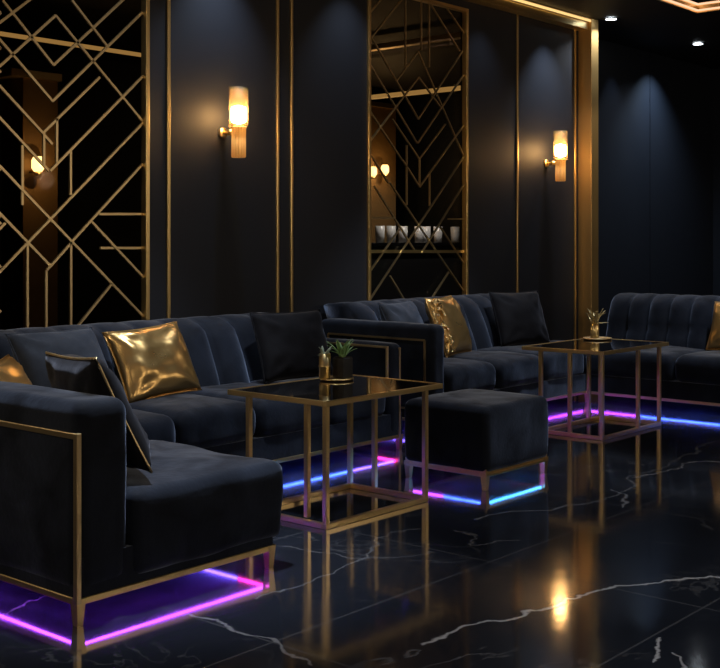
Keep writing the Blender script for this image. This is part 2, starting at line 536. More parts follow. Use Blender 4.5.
# ceiling with a raised tray
_d = (HC - CEIL + .015) * FPX / (13.5 - HOR); _q = Fw * _d + Rt * ((696 - 360) / FPX * _d)
TX, TY = _q.x, _q.y
TX0, TY0 = .6, -1.2
bm = bmesh.new()
box(bm, X0, X1, TY, YB, CEIL, CEIL + .12)
box(bm, X0, X1, YF, TY0, CEIL, CEIL + .12)
box(bm, X0, TX0, TY0, TY, CEIL, CEIL + .12)
box(bm, TX, X1, TY0, TY, CEIL, CEIL + .12)
box(bm, TX0 - .3, TX + .3, TY0 - .3, TY + .3, CEIL + .26, CEIL + .36)
for a in ((TX0 - .3, TX0 - .28, TY0 - .3, TY + .3), (TX + .28, TX + .3, TY0 - .3, TY + .3), (TX0 - .3, TX + .3, TY0 - .3, TY0 - .28), (TX0 - .3, TX + .3, TY + .28, TY + .3)):
    box(bm, *a, CEIL + .1, CEIL + .28)
struct('ceiling', bm, M['ceil'], 'dark ceiling with a raised tray')
# gold lip of the tray and its glowing strip
bm = bmesh.new(); w = .02
box(bm, TX0, TX, TY - w, TY, CEIL - .015, CEIL + .07); box(bm, TX - w, TX, TY0, TY - w, CEIL - .015, CEIL + .07)
box(bm, TX0, TX, TY0, TY0 + w, CEIL - .015, CEIL + .07); box(bm, TX0, TX0 + w, TY0 + w, TY - w, CEIL - .015, CEIL + .07)
struct('trim_1', bm, M['brass'], 'gold lip around the ceiling tray')
bm = bmesh.new(); w2 = .05
for z_, o_ in ((CEIL + .048, -.034), (CEIL - .004, -.034)):
    e_ = .012
    box(bm, TX0, TX + o_, TY + o_, TY + o_ + e_, z_, z_ + .014); box(bm, TX + o_, TX + o_ + e_, TY0, TY + o_ + e_, z_, z_ + .014)
    box(bm, TX0, TX + o_, TY0 - o_ - e_, TY0 - o_, z_, z_ + .014); box(bm, TX0 - o_ - e_, TX0 - o_, TY0, TY, z_, z_ + .014)
struct('trim_2', bm, M['cove'], 'warm light strip hidden in the ceiling tray')

# vertical gold inlay strips of the panelled wall
k = 3
for px, wd in ((168, .022), (277, .020), (291, .020), (517, .022), (574.5, .022)):
    x = wall_pt(px, 100).x
    bm = bmesh.new(); box(bm, x - wd / 2, x + wd / 2, W - .012, W + .01, .02, CEIL, .003)
    struct('trim_%d' % k, bm, M['brass'], None); k += 1
# gold portal: column at the wall's end and the beam along its head
xa = wall_pt(591.5, 100, W - .13).x
bm = bmesh.new(); box(bm, xa, XC + .01, W - .13, W + .18, 0, CEIL, .004)
struct('trim_8', bm, M['column_gold'], 'wide gold column at the end of the panelled wall')
bm = bmesh.new(); box(bm, X0, xa, W - .10, W, CEIL - .10, CEIL - .035, .004); box(bm, X0, xa, W - .115, W - .085, CEIL - .035, CEIL, .002)
struct('trim_9', bm, M['brass_bright'], 'gold beam along the head of the panelled wall')
bm = bmesh.new(); box(bm, X0, xa, W - .125, W - .112, CEIL - .034, CEIL - .014)
struct('trim_10', bm, M['cove_gold'], 'glowing strip along the gold beam')
bm = bmesh.new()
for a, b in ((X0, xa - .02),): box(bm, a, b, W - .02, W, 0, .09, .003)
struct('baseboard_back', bm, M['black_matte'])

# glass of the two lattice openings
for n_, (a, b) in enumerate(((L1a, L1b), (L2a, L2b))):
    bm = bmesh.new(); box(bm, a, b, W + .042, W + .050, ZB, ZT)
    o = struct('window_%d' % (n_ + 1), bm, M['glass'], ('smoked glass behind the wide gold lattice', 'smoked glass behind the narrow gold lattice')[n_])

# ------------------------------------------------------------------ gold lattices
def lattice(name, label, a, b, segs, wd, mirror=None, bright=()):
    root = empty(name, ((a + b) / 2, W, ZB))
    tag(root, label, 'lattice', 'gold lattice screens on the wall')
    org = Vector(((a + b) / 2, W, ZB))
    bm = bmesh.new(); f = .026
    box(bm, a, a + f, W - .018, W + .03, ZB, ZT, .003); box(bm, b - f, b, W - .018, W + .03, ZB, ZT, .003)
    box(bm, a + f, b - f, W - .018, W + .03, ZT - f, ZT, .003); box(bm, a + f, b - f, W - .018, W + .03, ZB, ZB + f, .003)
    for v in bm.verts: v.co -= org
    obj('frame', bm, M['brass'], root)
    bm = bmesh.new(); li = 0
    def put(p, q):
        nonlocal li
        # clip to the frame
        def clip(p, q, axis, lim, keep_less):
            pa, qa = p[axis], q[axis]
            inside = (lambda v: v <= lim + 1e-6) if keep_less else (lambda v: v >= lim - 1e-6)
            if inside(pa) and inside(qa): return p, q
            if not inside(pa) and not inside(qa): return None
            t = (lim - pa) / (qa - pa); m = p + (q - p) * t
            return (p, m) if inside(pa) else (m, q)
        for ax, lim, less in ((0, a + f, False), (0, b - f, True), (2, ZB + f, False), (2, ZT - f, True)):
            r = clip(p, q, ax, lim, less)
            if r is None: return
            p, q = r
        off = .0015 * (li % 5); li += 1
        p = p.copy(); q = q.copy(); p.y = q.y = W + .012 + off
        bar(bm, p - org, q - org, wd, .012)
    for s in segs:
        p, q = wall_pt(s[0], s[1]), wall_pt(s[2], s[3])
        put(p, q)
        if mirror is not None:
            # the screen is symmetrical: continue its hidden left end with the right end's bars
            lim = mirror * 2 - (wall_pt(2, 0).x)
            if max(p.x, q.x) > lim:
                pm, qm = p.copy(), q.copy()
                if pm.x > qm.x: pm, qm = qm, pm
                if pm.x < lim: pm = pm + (qm - pm) * ((lim - pm.x) / (qm.x - pm.x))
                pm.x = 2 * mirror - pm.x; qm.x = 2 * mirror - qm.x
                put(pm, qm)
    # carry the crossing bars on above and below the photographed stretch
    obj('lattice_bars', bm, M['brass_dull'], root)
    bm = bmesh.new()
    for s in bright:
        p, q = wall_pt(s[0], s[1]), wall_pt(s[2], s[3]); p.y = q.y = W + .02
        bar(bm, p - org, q - org, .022, .02)
    if bright: obj('cross_rail', bm, M['brass_bright'], root)
    else: bm.free()
    return root

seg1 = [(0, 23, 30, 0), (30, 0, 44, -12), (4, 0, 55, 65), (55, 65, 124, 0), (124, 0, 140, -16), (0, 67, 57, 15), (57, 15, 144, 121), (73, 0, 109, 47),
        (0, 38, 54, 101), (54, 101, 144, 12), (0, 85, 44, 133), (44, 133, 101, 77), (44, 133, 54, 144), (0, 116, 51, 171),
        (51, 171, 146, 74), (146, 121, 0, 273), (24, 145, 24, 205), (45, 133, 45, 165), (58, 118, 58, 165), (72, 150, 72, 195),
        (146, 162, 73, 242), (73, 242, 48, 270), (0, 165, 147, 319), (0, 212, 51, 265), (0, 230, 7, 223), (93, 222, 147, 280),
        (100, 214, 146, 214), (102, 248, 146, 248), (113, 284, 72, 335), (29, 242, 29, 345), (48, 270, 48, 345), (72, 242, 72, 345)]
lattice('lattice_screen', 'wide gold geometric lattice at the left, behind the near sofa', L1a, L1b, seg1, .0135, mirror=(L1a + L1b) / 2)
seg2 = [(370, 14, 384, -3), (404, -2, 373, 37), (373, 37, 420, 119), (420, 119, 464, 51), (370, 61, 419, 143), (419, 143, 466, 73),
        (432, 4, 461, 51), (443, 0, 466, 34), (420, 51, 398, 81), (420, 51, 466, 157), (420, 77, 369, 144), (420, 77, 442, 107),
        (394, 119, 421, 159), (421, 159, 447, 124), (370, 108, 404, 160), (404, 160, 421, 187), (421, 187, 466, 124), (370, 151, 390, 183), (376, 186, 416, 250), (392, 183, 466, 292),
        (466, 155, 369, 303), (466, 183, 423, 253), (369, 275, 401, 229), (442, 227, 466, 264), (392, 276, 408, 303), (450, 272, 430, 303),
        (421, 159, 421, 187), (407, 0, 407, 67), (423, 0, 423, 50), (431, 0, 431, 67), (408, 145, 408, 205), (431, 172, 431, 206),
        (369, 218, 396, 218), (450, 219, 466, 219)]
lattice('lattice_screen', 'narrow gold geometric lattice right of the twin gold strips', L2a, L2b, seg2, .0105, bright=((368.5, 251.5, 466, 251.5),))

# ------------------------------------------------------------------ wall sconces
def make_sconce():
    root = empty('wall_sconce')
    bm = bmesh.new()
    closed_lathe(bm, [(.0, 0), (.030, 0), (.034, .004), (.034, .012), (.028, .018), (.0, .018)][1:5], 28)
    for v in bm.verts: v.co = Vector((v.co.x, -v.co.z, v.co.y))
    obj('backplate', bm, M['brass'], root, True)
    bm = bmesh.new(); tube(bm, [(0, -.015, 0), (0, -.10, 0)], .012, 14); tube(bm, [(0, -.06, 0), (0, -.085, 0)], .019, 16)
    obj('arm', bm, M['brass'], root, True)
    cy = -.145
    bm = bmesh.new()
    closed_lathe(bm, [(.036, -.155), (.040, -.150), (.040, .018), (.044, .022), (.044, .028), (.03, .032)], 84, (0, cy, 0), .09, 14)
    obj('fluted_cup', bm, M['cup_translucent'], root, True)
    bm = bmesh.new()
    r = lathe(bm, [(.056, .026), (.056, .262), (.052, .262), (.052, .026), (.056, .026)], 80, (0, cy, 0), .03, 20)
    obj('glass_shade', bm, M['shade'], root, True)
    bm = bmesh.new()
    closed_lathe(bm, [(.012, .045), (.040, .055), (.047, .07), (.047, .13), (.040, .145), (.008, .155)], 24, (0, cy, 0))
    obj('bulb', bm, M['bulb'], root, True)
    return root
sc0 = make_sconce()
p = wall_pt(222, 133)
sc0.location = (p.x, W, p.z)
tag(sc0, 'lit gold wall sconce on the panel between the lattices, the nearer one', 'wall lamp', 'gold wall sconces')
sc1 = copy_tree(sc0); p2 = wall_pt(545.5, 162)
sc1.location = (p2.x, W, p.z)
tag(sc1, 'lit gold wall sconce beside the wide gold column, the farther one', 'wall lamp', 'gold wall sconces')
def point(name, loc, col, e, r=.03):
    l = bpy.data.lights.new(name, 'POINT'); l.color = col; l.energy = e; l.shadow_soft_size = r
    o = bpy.data.objects.new(name, l); COL.objects.link(o); o.location = loc; return o
def spot(name, loc, target, col, e, ang, blend=.6, r=.03):
    l = bpy.data.lights.new(name, 'SPOT'); l.color = col; l.energy = e; l.spot_size = ang; l.spot_blend = blend; l.shadow_soft_size = r
    o = bpy.data.objects.new(name, l); COL.objects.link(o); o.location = loc
    o.rotation_euler = (Vector(target) - Vector(loc)).to_track_quat('-Z', 'Y').to_euler(); return o
WARM = (1, .62, .30); COOL = (.66, .80, 1.0)
for s in (sc0, sc1):
    point('cup_fill_light', s.location + Vector((0, -.145, -.06)), (1, .78, .5), .13, .004)  # added inner light so the gold cup looks brighter

# ------------------------------------------------------------------ downlights
bm = bmesh.new(); lathe(bm, [(.048, 0), (.075, 0), (.075, .006), (.048, .006), (.048, 0)], 32)
dl0 = empty('ceiling_downlight')
obj('trim_ring', bm, M['black_matte'], dl0, True)
bm = bmesh.new(); closed_lathe(bm, [(.047, .0), (.047, .012)], 32); obj('lens', bm, M['downlight'], dl0)
def ceil_pt(px, py):
    d = (HC - CEIL) * FPX / (py - HOR); q = Fw * d + Rt * ((px - 360) / FPX * d); return q
q1, q2 = ceil_pt(611, 18), ceil_pt(698, 43)
dl0.location = (q1.x, q1.y, CEIL - .012)
tag(dl0, 'small round ceiling downlight just right of the gold beam', 'downlight', 'recessed ceiling downlights')
dl1 = copy_tree(dl0); dl1.location = (q2.x, q2.y, CEIL - .012)
tag(dl1, 'small round ceiling downlight near the right edge of the photo', 'downlight', 'recessed ceiling downlights')

# wall washers without fixtures under the ceiling, accent spots over the seats
zs = CEIL - .02
for px, e in ((215, 55), (345, 22), (100, 20), (545, 60), (480, 10)):
    x = wall_pt(px, 50).x
    spot('wall_washer', (x, W - .30, zs), (x, W - .02, 1.5), (.66, .80, 1), e, 1.35, 1.0, .01)
xw = wall_pt(650, 100, YR).x
spot('wall_washer', (xw, YR - .34, CEIL - .03), (xw, YR - .06, 1.6), (.60, .80, 1), 85, 1.75, 1.0, .01)
for q in (q1, q2): spot('downlight_or_fill_spot', (q.x, q.y, CEIL - .02), (q.x, q.y, 0), (.85, .92, 1), 45, 2.3, 1.0, .01)
spot('downlight_or_fill_spot', (q1.x, q1.y - .35, CEIL - .02), (XC - .05, W - .1, 1.7), (1, .90, .72), 60, .5, 1.0, .01)  # extra spot added to brighten the gold column, apart from the downlights
xw2 = wall_pt(612, 100, YR).x
spot('wall_washer', (xw2, YR - .30, CEIL - .02), (xw2, YR, 2.0), (.62, .78, 1), 10, 1.0, .8)

for loc, tgt, e, a in (((2.7, 3.1, 3.0), (2.68, 3.2, .4), 165, .75), ((3.9, 3.6, 3.0), (3.8, 4.5, .4), 80, .9),
                       ((5.0, 2.6, 3.0), (4.7, 3.2, .4), 45, .8), ((6.6, 3.7, 3.0), (6.5, 4.6, .4), 75, .95),
                       ((7.3, 2.6, 3.0), (7.8, 3.2, .4), 75, 1.0), ((3.2, 1.0, 3.0), (3.4, 1.2, 0), 40, 1.1), ((6.0, 1.2, 3.0), (6.0, 1.2, 0), 60, 1.1)):
    spot('ceiling_spot', loc, tgt, (.80, .88, 1), e * 2.3, a, .9, .06)
# warm fill lights added out of view so the brass has something to reflect
for loc, e in (((-1.3, 2.6, 1.9), 6), ((-1.3, .2, 1.9), 10), ((2.0, -2.0, 1.9), 16), ((5.0, -2.0, 1.9), 17), ((8.5, -2.0, 1.9), 20), ((.4, 4.9, 1.9), 12)):
    point('warm_fill_point', loc, (1, .82, .60), e * 3.2, .12)

# ------------------------------------------------------------------ bar room beyond the glass
def far_column(px0, px1, pytop, y, label, lamps):
    a, b = wall_pt(px0, 0, y).x, wall_pt(px1, 0, y).x; zt = wall_pt((px0 + px1) / 2, pytop, y).z
    root = empty('bar_column', ((a + b) / 2, y, 0)); tag(root, label, 'column', 'brown columns beyond the glass')
    c = (a + b) / 2; h = (b - a) / 2
    bm = bmesh.new(); box(bm, -h, h, 0, .3, 0, zt - .06, .005); obj('shaft', bm, BR, root)
    bm = bmesh.new(); box(bm, -h - .12, h + .02, -.03, .32, zt - .06, zt, .005); obj('capital', bm, M['brass'], root)
    for lx, lz in lamps:
        x = wall_pt(lx, lz, y - .1); 
        l = empty('bar_sconce', (x.x, y, x.z)); tag(l, 'small glowing sconce seen through the glass on %s' % ('the left brown column' if px0 < 200 else ('the second brown column, left of the pair' if lx < 380 else 'the second brown column, right of the pair')), 'wall lamp', 'sconces beyond the glass')
        bm = bmesh.new(); tube(bm, [(0, 0, -.02), (0, -.1, -.02)], .012, 10); closed_lathe(bm, [(.02, -.06), (.03, -.055), (.03, -.03)], 16, (0, -.1, 0)); obj('bracket', bm, M['brass'], l, True)
        bm = bmesh.new(); closed_lathe(bm, [(.03, -.03), (.05, 0), (.05, .06), (.035, .09)], 20, (0, -.1, 0)); obj('lamp_shade', bm, M['bulb_small'], l, True)
        point('bar_lamp', (x.x, y - .22, x.z + .02), (1, .60, .24), 5.5, .004)
BR = simple('bronze_panel', (.16, .095, .035), .5, .5, noise_scale=6, noise_amt=.08)
far_column(23, 58, 72, 8.0, 'brown column beyond the wide lattice', [(38, 168)])
far_column(370, 396, 103, 9.4, 'brown column beyond the narrow lattice', [(373, 174), (385, 172)])
bm = bmesh.new(); box(bm, 3.5, 8.0, 7.96, 8.02, 2.735, 2.76, .003); struct('trim_11', bm, M['far_line'], 'gold light line beyond the wide lattice')
bm = bmesh.new(); box(bm, 9.90, 9.95, 6.0, 8.5, 2.715, 2.76, .003); struct('trim_12', bm, M['far_line'], 'gold light line beyond the narrow lattice')
bm = bmesh.new(); box(bm, 8.54, 8.62, 5.8, 7.4, 2.97, 3.02, .003); struct('trim_13', bm, M['brass_dull'], 'brown beam under the ceiling beyond the narrow lattice')
# bar counter and glasses
YBAR = 8.7
root = empty('bar_counter', (11.1, YBAR + .25, 0)); tag(root, 'dark bar counter beyond the narrow lattice carrying white cups', 'bar counter')
bm = bmesh.new(); box(bm, -1.3, 1.25, -.22, .25, 0, 1.08, .005); obj('counter_body', bm, M['black_matte'], root)
bm = bmesh.new(); box(bm, -1.35, 1.3, -.28, .3, 1.08, 1.12, .004); obj('counter_top', bm, M['black_gloss'], root)
bm = bmesh.new(); lathe(bm, [(.0, .0), (.05, .0), (.056, .08), (.058, .20), (.053, .20), (.050, .08), (.0, .01)], 20)
cup = obj('bar_cup', bm, M['ceramic_white'], None, True)
for i, px in enumerate((380, 391, 403, 419, 426, 438, 455)):
    c = cup if i == 0 else cup.copy()
    if i: COL.objects.link(c)
    c.location = (wall_pt(px, 240, YBAR + .2).x, YBAR + .2, 1.12)
    tag(c, 'white cup on the bar counter beyond the narrow lattice, %s from the left' % ('first', 'second', 'third', 'fourth', 'fifth', 'sixth', 'last')[i], 'cup', 'white cups on the bar counter')
spot('cup_fill_spot', (11.0, 8.0, 2.9), (11.1, 8.9, 1.1), (1, .95, .88), 150, 1.3, .8)  # spot added to brighten the cups, no fixture above them

# ------------------------------------------------------------------ sofas
ZL = .068      # height of the base's lower edge
SEAT = .378
def leg(parent, x, y, name='leg'):
    bm = bmesh.new()
    for z, w in ((0, .0105), (ZL + .012, .017)):
        pass
    r0 = [bm.verts.new((x + sx * .0105, y + sy * .0105, 0)) for sx, sy in ((-1, -1), (1, -1), (1, 1), (-1, 1))]
    r1 = [bm.verts.new((x + sx * .017, y + sy * .017, ZL + .014)) for sx, sy in ((-1, -1), (1, -1), (1, 1), (-1, 1))]
    for i in range(4):
        j = (i + 1) % 4; bm.faces.new((r0[i], r0[j], r1[j], r1[i]))
    bm.faces.new(r0[::-1]); bm.faces.new(r1)
    return obj(name, bm, M['brass'], parent)
def led(parent, a, b, mat, label):
    bm = bmesh.new(); tube(bm, [(a[0], a[1], ZL - .004), (b[0], b[1], ZL - .004)], .0042, 8)
    return tag(obj('led_strip', bm, mat, parent), label)
def rim(bm, x0, x1, y0, y1, t=.008, sides='fblr', hh=.014):
    z0, z1 = ZL - .006, ZL + hh
    if 'f' in sides: box(bm, x0, x1, y0, y0 + t, z0, z1, .0015, 1)
    if 'b' in sides: box(bm, x0, x1, y1 - t, y1, z0, z1, .0015, 1)
    if 'l' in sides: box(bm, x0, x0 + t, y0, y1, z0, z1, .0015, 1)
    if 'r' in sides: box(bm, x1 - t, x1, y0, y1, z0, z1, .0015, 1)
    return bm

# --- near sectional: a wing coming forward and the run along the wall
NX0, NX1, NYF = 2.08, 2.91, 2.89
RX1, RYF, RYB = 5.03, 4.00, 5.02
sofa = empty('sectional_sofa', (3.4, 4.2, 0))
so = Vector(sofa.location)
tag(sofa, 'near black velvet sectional whose wing fills the lower left corner', 'sofa', 'black velvet sectional sofas')
def part(name, bm, mat, parent, org, smooth=True, label=None):
    for v in bm.verts: v.co -= org
    o = obj(name, bm, mat, parent, smooth)
    if label: o['label'] = label
    return o
bm = bmesh.new()
box(bm, NX0 + .005, NX1 - .005, NYF + .005, RYB, ZL + .006, .20); box(bm, NX1 - .006, RX1 - .005, RYF + .005, RYB, ZL + .006, .20)
part('base', bm, M['navy'], sofa, so, False)
bm = bmesh.new(); cushion(bm, NX0, NX0 + .205, NYF, RYB - .01, .085, .665, .05, 16, .0, .004, 0, 3)
part('wing_backrest', bm, M['navy'], sofa, so)
bm = bmesh.new(); cushion(bm, NX0 + .207, NX1 + .045, NYF - .008, 3.72, .10, SEAT - .010, .036, 18, .014, .009, .004, 5)
part('seat_cushion', bm, M['navy'], sofa, so)
bm = bmesh.new(); cushion(bm, NX0 + .207, NX1, 3.722, 4.62, .185, SEAT - .012, .045, 12, .014, .006, .004, 6)
part('seat_cushion', bm, M['navy'], sofa, so)
xs_ = [NX1 + .002, 3.42, 3.92, 4.42, 4.905]
for i in range(4):
    bm = bmesh.new(); cushion(bm, xs_[i] + .002, xs_[i + 1] - .002, RYF - .004, 4.66, .185, SEAT - .008, .055, 12, .018, .007, .004, 10 + i)
    part('seat_cushion', bm, M['navy'], sofa, so)
bm = channel_back(4.905 - (NX0 + .19), .20, .715, .26, .215, .20, .055)
for v in bm.verts: v.co += Vector((NX0 + .19, 4.58, 0))
part('backrest', bm, M['navy'], sofa, so)
bm = bmesh.new(); cushion(bm, 4.91, RX1, RYF, RYB - .02, .085, .585, .04, 12, 0, .003, 0, 21)
part('armrest', bm, M['navy'], sofa, so)
# gold inlays
bm = bmesh.new()
box(bm, NX0 - .006, NX0 + .012, NYF - .006, NYF + .012, ZL, .575, .002)
box(bm, NX0 - .006, NX0 + .004, NYF + .012, 4.9, .557, .575, .002)
part('gold_inlay', bm, M['brass_dull'], sofa, so, False, 'gold inlay frame on the outer side of the wing')
bm = bmesh.new()
box(bm, 4.904, 4.916, RYF + .01, RYF + .024, SEAT, .572, .002); box(bm, 4.904, 4.916, RYF + .024, 4.55, .560, .572, .002)
box(bm, 4.99, 5.002, RYF - .006, RYF + .006, ZL, .56, .002)
part('gold_inlay', bm, M['brass_dull'], sofa, so, False, 'gold inlay frame on the armrest')
bm = bmesh.new()
rim(bm, NX0, NX1, NYF, RYB, sides='flr'); rim(bm, NX1, RX1, RYF, RYB, sides='fr')
part('base_rim', bm, M['brass'], sofa, so, False, 'gold rim along the base')
for x, y in ((NX0 + .012, NYF + .012), (NX1 - .014, NYF + .014), (RX1 - .02, RYF + .014), (NX0 + .014, RYB - .02), (RX1 - .02, RYB - .02)):
    l_ = leg(sofa, 0, 0); l_.location = Vector((x, y, 0)) - so
ins = .022
def leds(parent, org, lst):
    for a, b, m_, lab in lst:
        led(parent, (a[0] - org.x, a[1] - org.y), (b[0] - org.x, b[1] - org.y), M[m_], lab)
leds(sofa, so, [((NX0 + .04, NYF + ins), (NX1 - .04, NYF + ins), 'led_violet', 'violet light strip'),
                ((NX0 + ins, NYF + .04), (NX0 + ins, 4.8), 'led_violet', 'violet light strip'),
                ((NX1 - ins, NYF + .03), (NX1 - ins, NYF + .16), 'led_magenta', 'magenta light strip'),
                ((NX1 - ins, NYF + .17), (NX1 - ins, RYF - .02), 'led_indigo', 'indigo light strip'),
                ((NX1 + .02, RYF + ins), (4.62, RYF + ins), 'led_blue', 'blue light strip'),
                ((4.62, RYF + ins), (RX1 - .06, RYF + ins), 'led_indigo', 'indigo light strip'),
                ((RX1 - .045, RYF + ins), (RX1 - .03, RYF + .16), 'led_magenta', 'magenta light strip')])

# --- far sectional: a run along the wall and a return on the right
FX0, FXR, FXC, FYF, FYB = 5.50, 7.76, 7.31, 4.16, 5.10
QX1, QY0, QY1 = 8.22, 1.9, 4.35
sofa2 = empty('sectional_sofa', (6.8, 4.4, 0)); s2 = Vector(sofa2.location)
tag(sofa2, 'farther black velvet sectional whose return runs off the right edge', 'sofa', 'black velvet sectional sofas')
bm = bmesh.new()
box(bm, FX0 + .005, FXR - .005, FYF + .005, FYB, ZL + .006, .20); box(bm, FXC + .005, QX1, QY0, QY1 - .005, ZL + .006, .20)
part('base', bm, M['navy'], sofa2, s2, False)
bm = bmesh.new(); cushion(bm, FX0, FX0 + .15, FYF, FYB - .02, .085, .645, .045, 14, 0, .004, 0, 31)
part('armrest', bm, M['navy'], sofa2, s2)
e_ = [FX0 + .152, 6.2, 6.755, 7.30]
for i in range(3):
    bm = bmesh.new(); cushion(bm, e_[i] + .002, e_[i + 1] - .002, FYF - .004, 4.80, .185, SEAT - .006, .055, 12, .018, .007, .004, 40 + i)
    part('seat_cushion', bm, M['navy'], sofa2, s2)
bm = bmesh.new(); cushion(bm, 7.302, 7.90, FYF + .02, 4.80, .185, SEAT - .008, .055, 10, .016, .006, .0, 50)
part('seat_cushion', bm, M['navy'], sofa2, s2)
ys = [FYF + .016, 3.5, 2.8, QY0]
for i in range(3):
    bm = bmesh.new(); cushion(bm, FXC - .004, 7.95, ys[i + 1] + .002, ys[i] - .002, .185, SEAT - .006, .055, 12, .016, .006, .004, 60 + i)
    part('seat_cushion', bm, M['navy'], sofa2, s2)
bm = channel_back(7.60 - (FX0 + .15), .20, .735, .24, .20, .20, .05)
for v in bm.verts: v.co += Vector((FX0 + .15, 4.72, 0))
part('backrest', bm, M['navy'], sofa2, s2)
bm = channel_back(QY1 - QY0, .20, .735, .24, .165, .14, .042, tuft=.03)
R90 = Matrix.Rotation(-PI / 2, 4, 'Z')
for v in bm.verts: v.co = R90 @ v.co + Vector((7.90, QY1, 0))
part('backrest', bm, M['navy'], sofa2, s2)
bm = bmesh.new()
y0, y1, z0, z1 = FYF + .05, FYB - .12, .14, .555
for a, b in (((y0, z0), (y1, z0)), ((y1, z0), (y1, z1)), ((y1, z1), (y0, z1)), ((y0, z1), (y0, z0))):
    bar(bm, (FX0 - .001, a[0], a[1]), (FX0 - .001, b[0], b[1]), .012, .012, Vector((1, 0, 0)))
part('gold_inlay', bm, M['brass_dull'], sofa2, s2, False, 'gold inlay frame on the outer side of the armrest')
bm = bmesh.new(); rim(bm, FX0, FXC, FYF, FYB, sides='fl'); rim(bm, FXC, QX1, QY0, FYF + .006, sides='l')
part('base_rim', bm, M['brass_dull'], sofa2, s2, False, 'gold rim along the base')
for x, y in ((FX0 + .014, FYF + .014), (FXC + .014, FYF - .0), (FXC + .014, QY0 + .02), (FX0 + .014, FYB - .02)):
    l_ = leg(sofa2, 0, 0); l_.location = Vector((x, y, 0)) - s2
leds(sofa2, s2, [((FX0 + .03, FYF + ins), (FXC - .01, FYF + ins), 'led_purple', 'purple light strip'),
                 ((FX0 + ins, FYF + .03), (FX0 + ins, 5.0), 'led_indigo', 'indigo light strip'),
                 ((FXC + ins, FYF - .02), (FXC + ins, 3.75), 'led_violet', 'violet light strip'),
                 ((FXC + ins, 3.75), (FXC + ins, QY0 + .05), 'led_blue', 'blue light strip')])

# --- pouf
PX0, PX1, PY0, PY1 = 4.42, 4.97, 3.03, 3.52
pouf = empty('pouf', ((PX0 + PX1) / 2, (PY0 + PY1) / 2, 0)); po = Vector(pouf.location)
tag(pouf, 'square black velvet pouf on gold legs glowing blue underneath', 'pouf')
bm = bmesh.new(); cushion(bm, PX0, PX1, PY0, PY1, ZL + .008, .380, .035, 14, .012, .003, .004, 71)
part('cushion_block', bm, M['navy'], pouf, po)
bm = bmesh.new(); rim(bm, PX0 + .004, PX1 - .004, PY0 + .004, PY1 - .004, hh=.007); box(bm, PX0 + .01, PX1 - .01, PY0 + .01, PY1 - .01, ZL + .006, ZL + .03)
part('base_rim', bm, M['brass'], pouf, po, False, 'gold rim along the base')
for sx in (PX0 + .022, PX1 - .022):
    for sy in (PY0 + .022, PY1 - .022):
        l_ = leg(pouf, 0, 0); l_.location = Vector((sx, sy, 0)) - po
leds(pouf, po, [((PX0 + ins, PY0 + .05), (PX0 + ins, PY0 + .26), 'led_blue', 'blue light strip'),
                ((PX0 + ins, PY0 + .26), (PX0 + ins, PY1 - .05), 'led_violet', 'violet light strip'),
                ((PX0 + .05, PY0 + ins), (PX1 - .05, PY0 + ins), 'led_cyan', 'azure light strip')])

# ------------------------------------------------------------------ side tables
def side_table(label, x0, x1, y0, y1, ox1, oy1, h, mids, group='gold framed side tables'):
    """x0..x1,y0..y1 base frame on the floor; top reaches ox1, oy1"""
    root = empty('side_table', ((x0 + x1) / 2, (y0 + y1) / 2, 0)); o = Vector(root.location)
    tag(root, label, 'table', group)
    t = .022
    bm = bmesh.new()
    box(bm, x0, x1, y0, y0 + t, 0, t, .002, 1); box(bm, x0, x1, y1 - t, y1, 0, t, .002, 1)
    box(bm, x0, x0 + t, y0 + t, y1 - t, 0, t, .002, 1); box(bm, x1 - t, x1, y0 + t, y1 - t, 0, t, .002, 1)
    part('base_frame', bm, M['brass'], root, o, False)
    for x, y in ((x0, y0), (x1 - t, y0), (x1 - t, y1 - t), (x0, y1 - t)) + tuple(mids):
        bm = bmesh.new(); box(bm, x, x + t, y, y + t, t, h - .022, .002, 1)
        part('leg', bm, M['brass'], root, o, False)
    a0, a1, b0, b1 = x0 - .012, ox1, y0 - .012, oy1
    bm = bmesh.new()
    box(bm, a0, a1, b0, b0 + .014, h - .022, h, .002, 1); box(bm, a0, a1, b1 - .014, b1, h - .022, h, .002, 1)
    box(bm, a0, a0 + .014, b0 + .014, b1 - .014, h - .022, h, .002, 1); box(bm, a1 - .014, a1, b0 + .014, b1 - .014, h - .022, h, .002, 1)
    part('top_frame', bm, M['brass'], root, o, False)
    bm = bmesh.new(); box(bm, a0 + .014, a1 - .014, b0 + .014, b1 - .014, h - .016, h - .002)
    part('glass_top', bm, M['black_gloss'], root, o, False, 'black glass top')
    return root
TH = .512
side_table('gold side table with black glass top by the near sofa', 3.42, 4.09, 3.11, 3.57, 4.18, 3.67, TH, [(3.45, 3.24), (4.068, 3.40)])
side_table('gold side table with black glass top by the far sofa', 5.97, 6.71, 3.29, 3.72, 6.79, 3.83, TH, [(5.97, 3.50), (6.41, 3.29), (6.54, 3.698)])

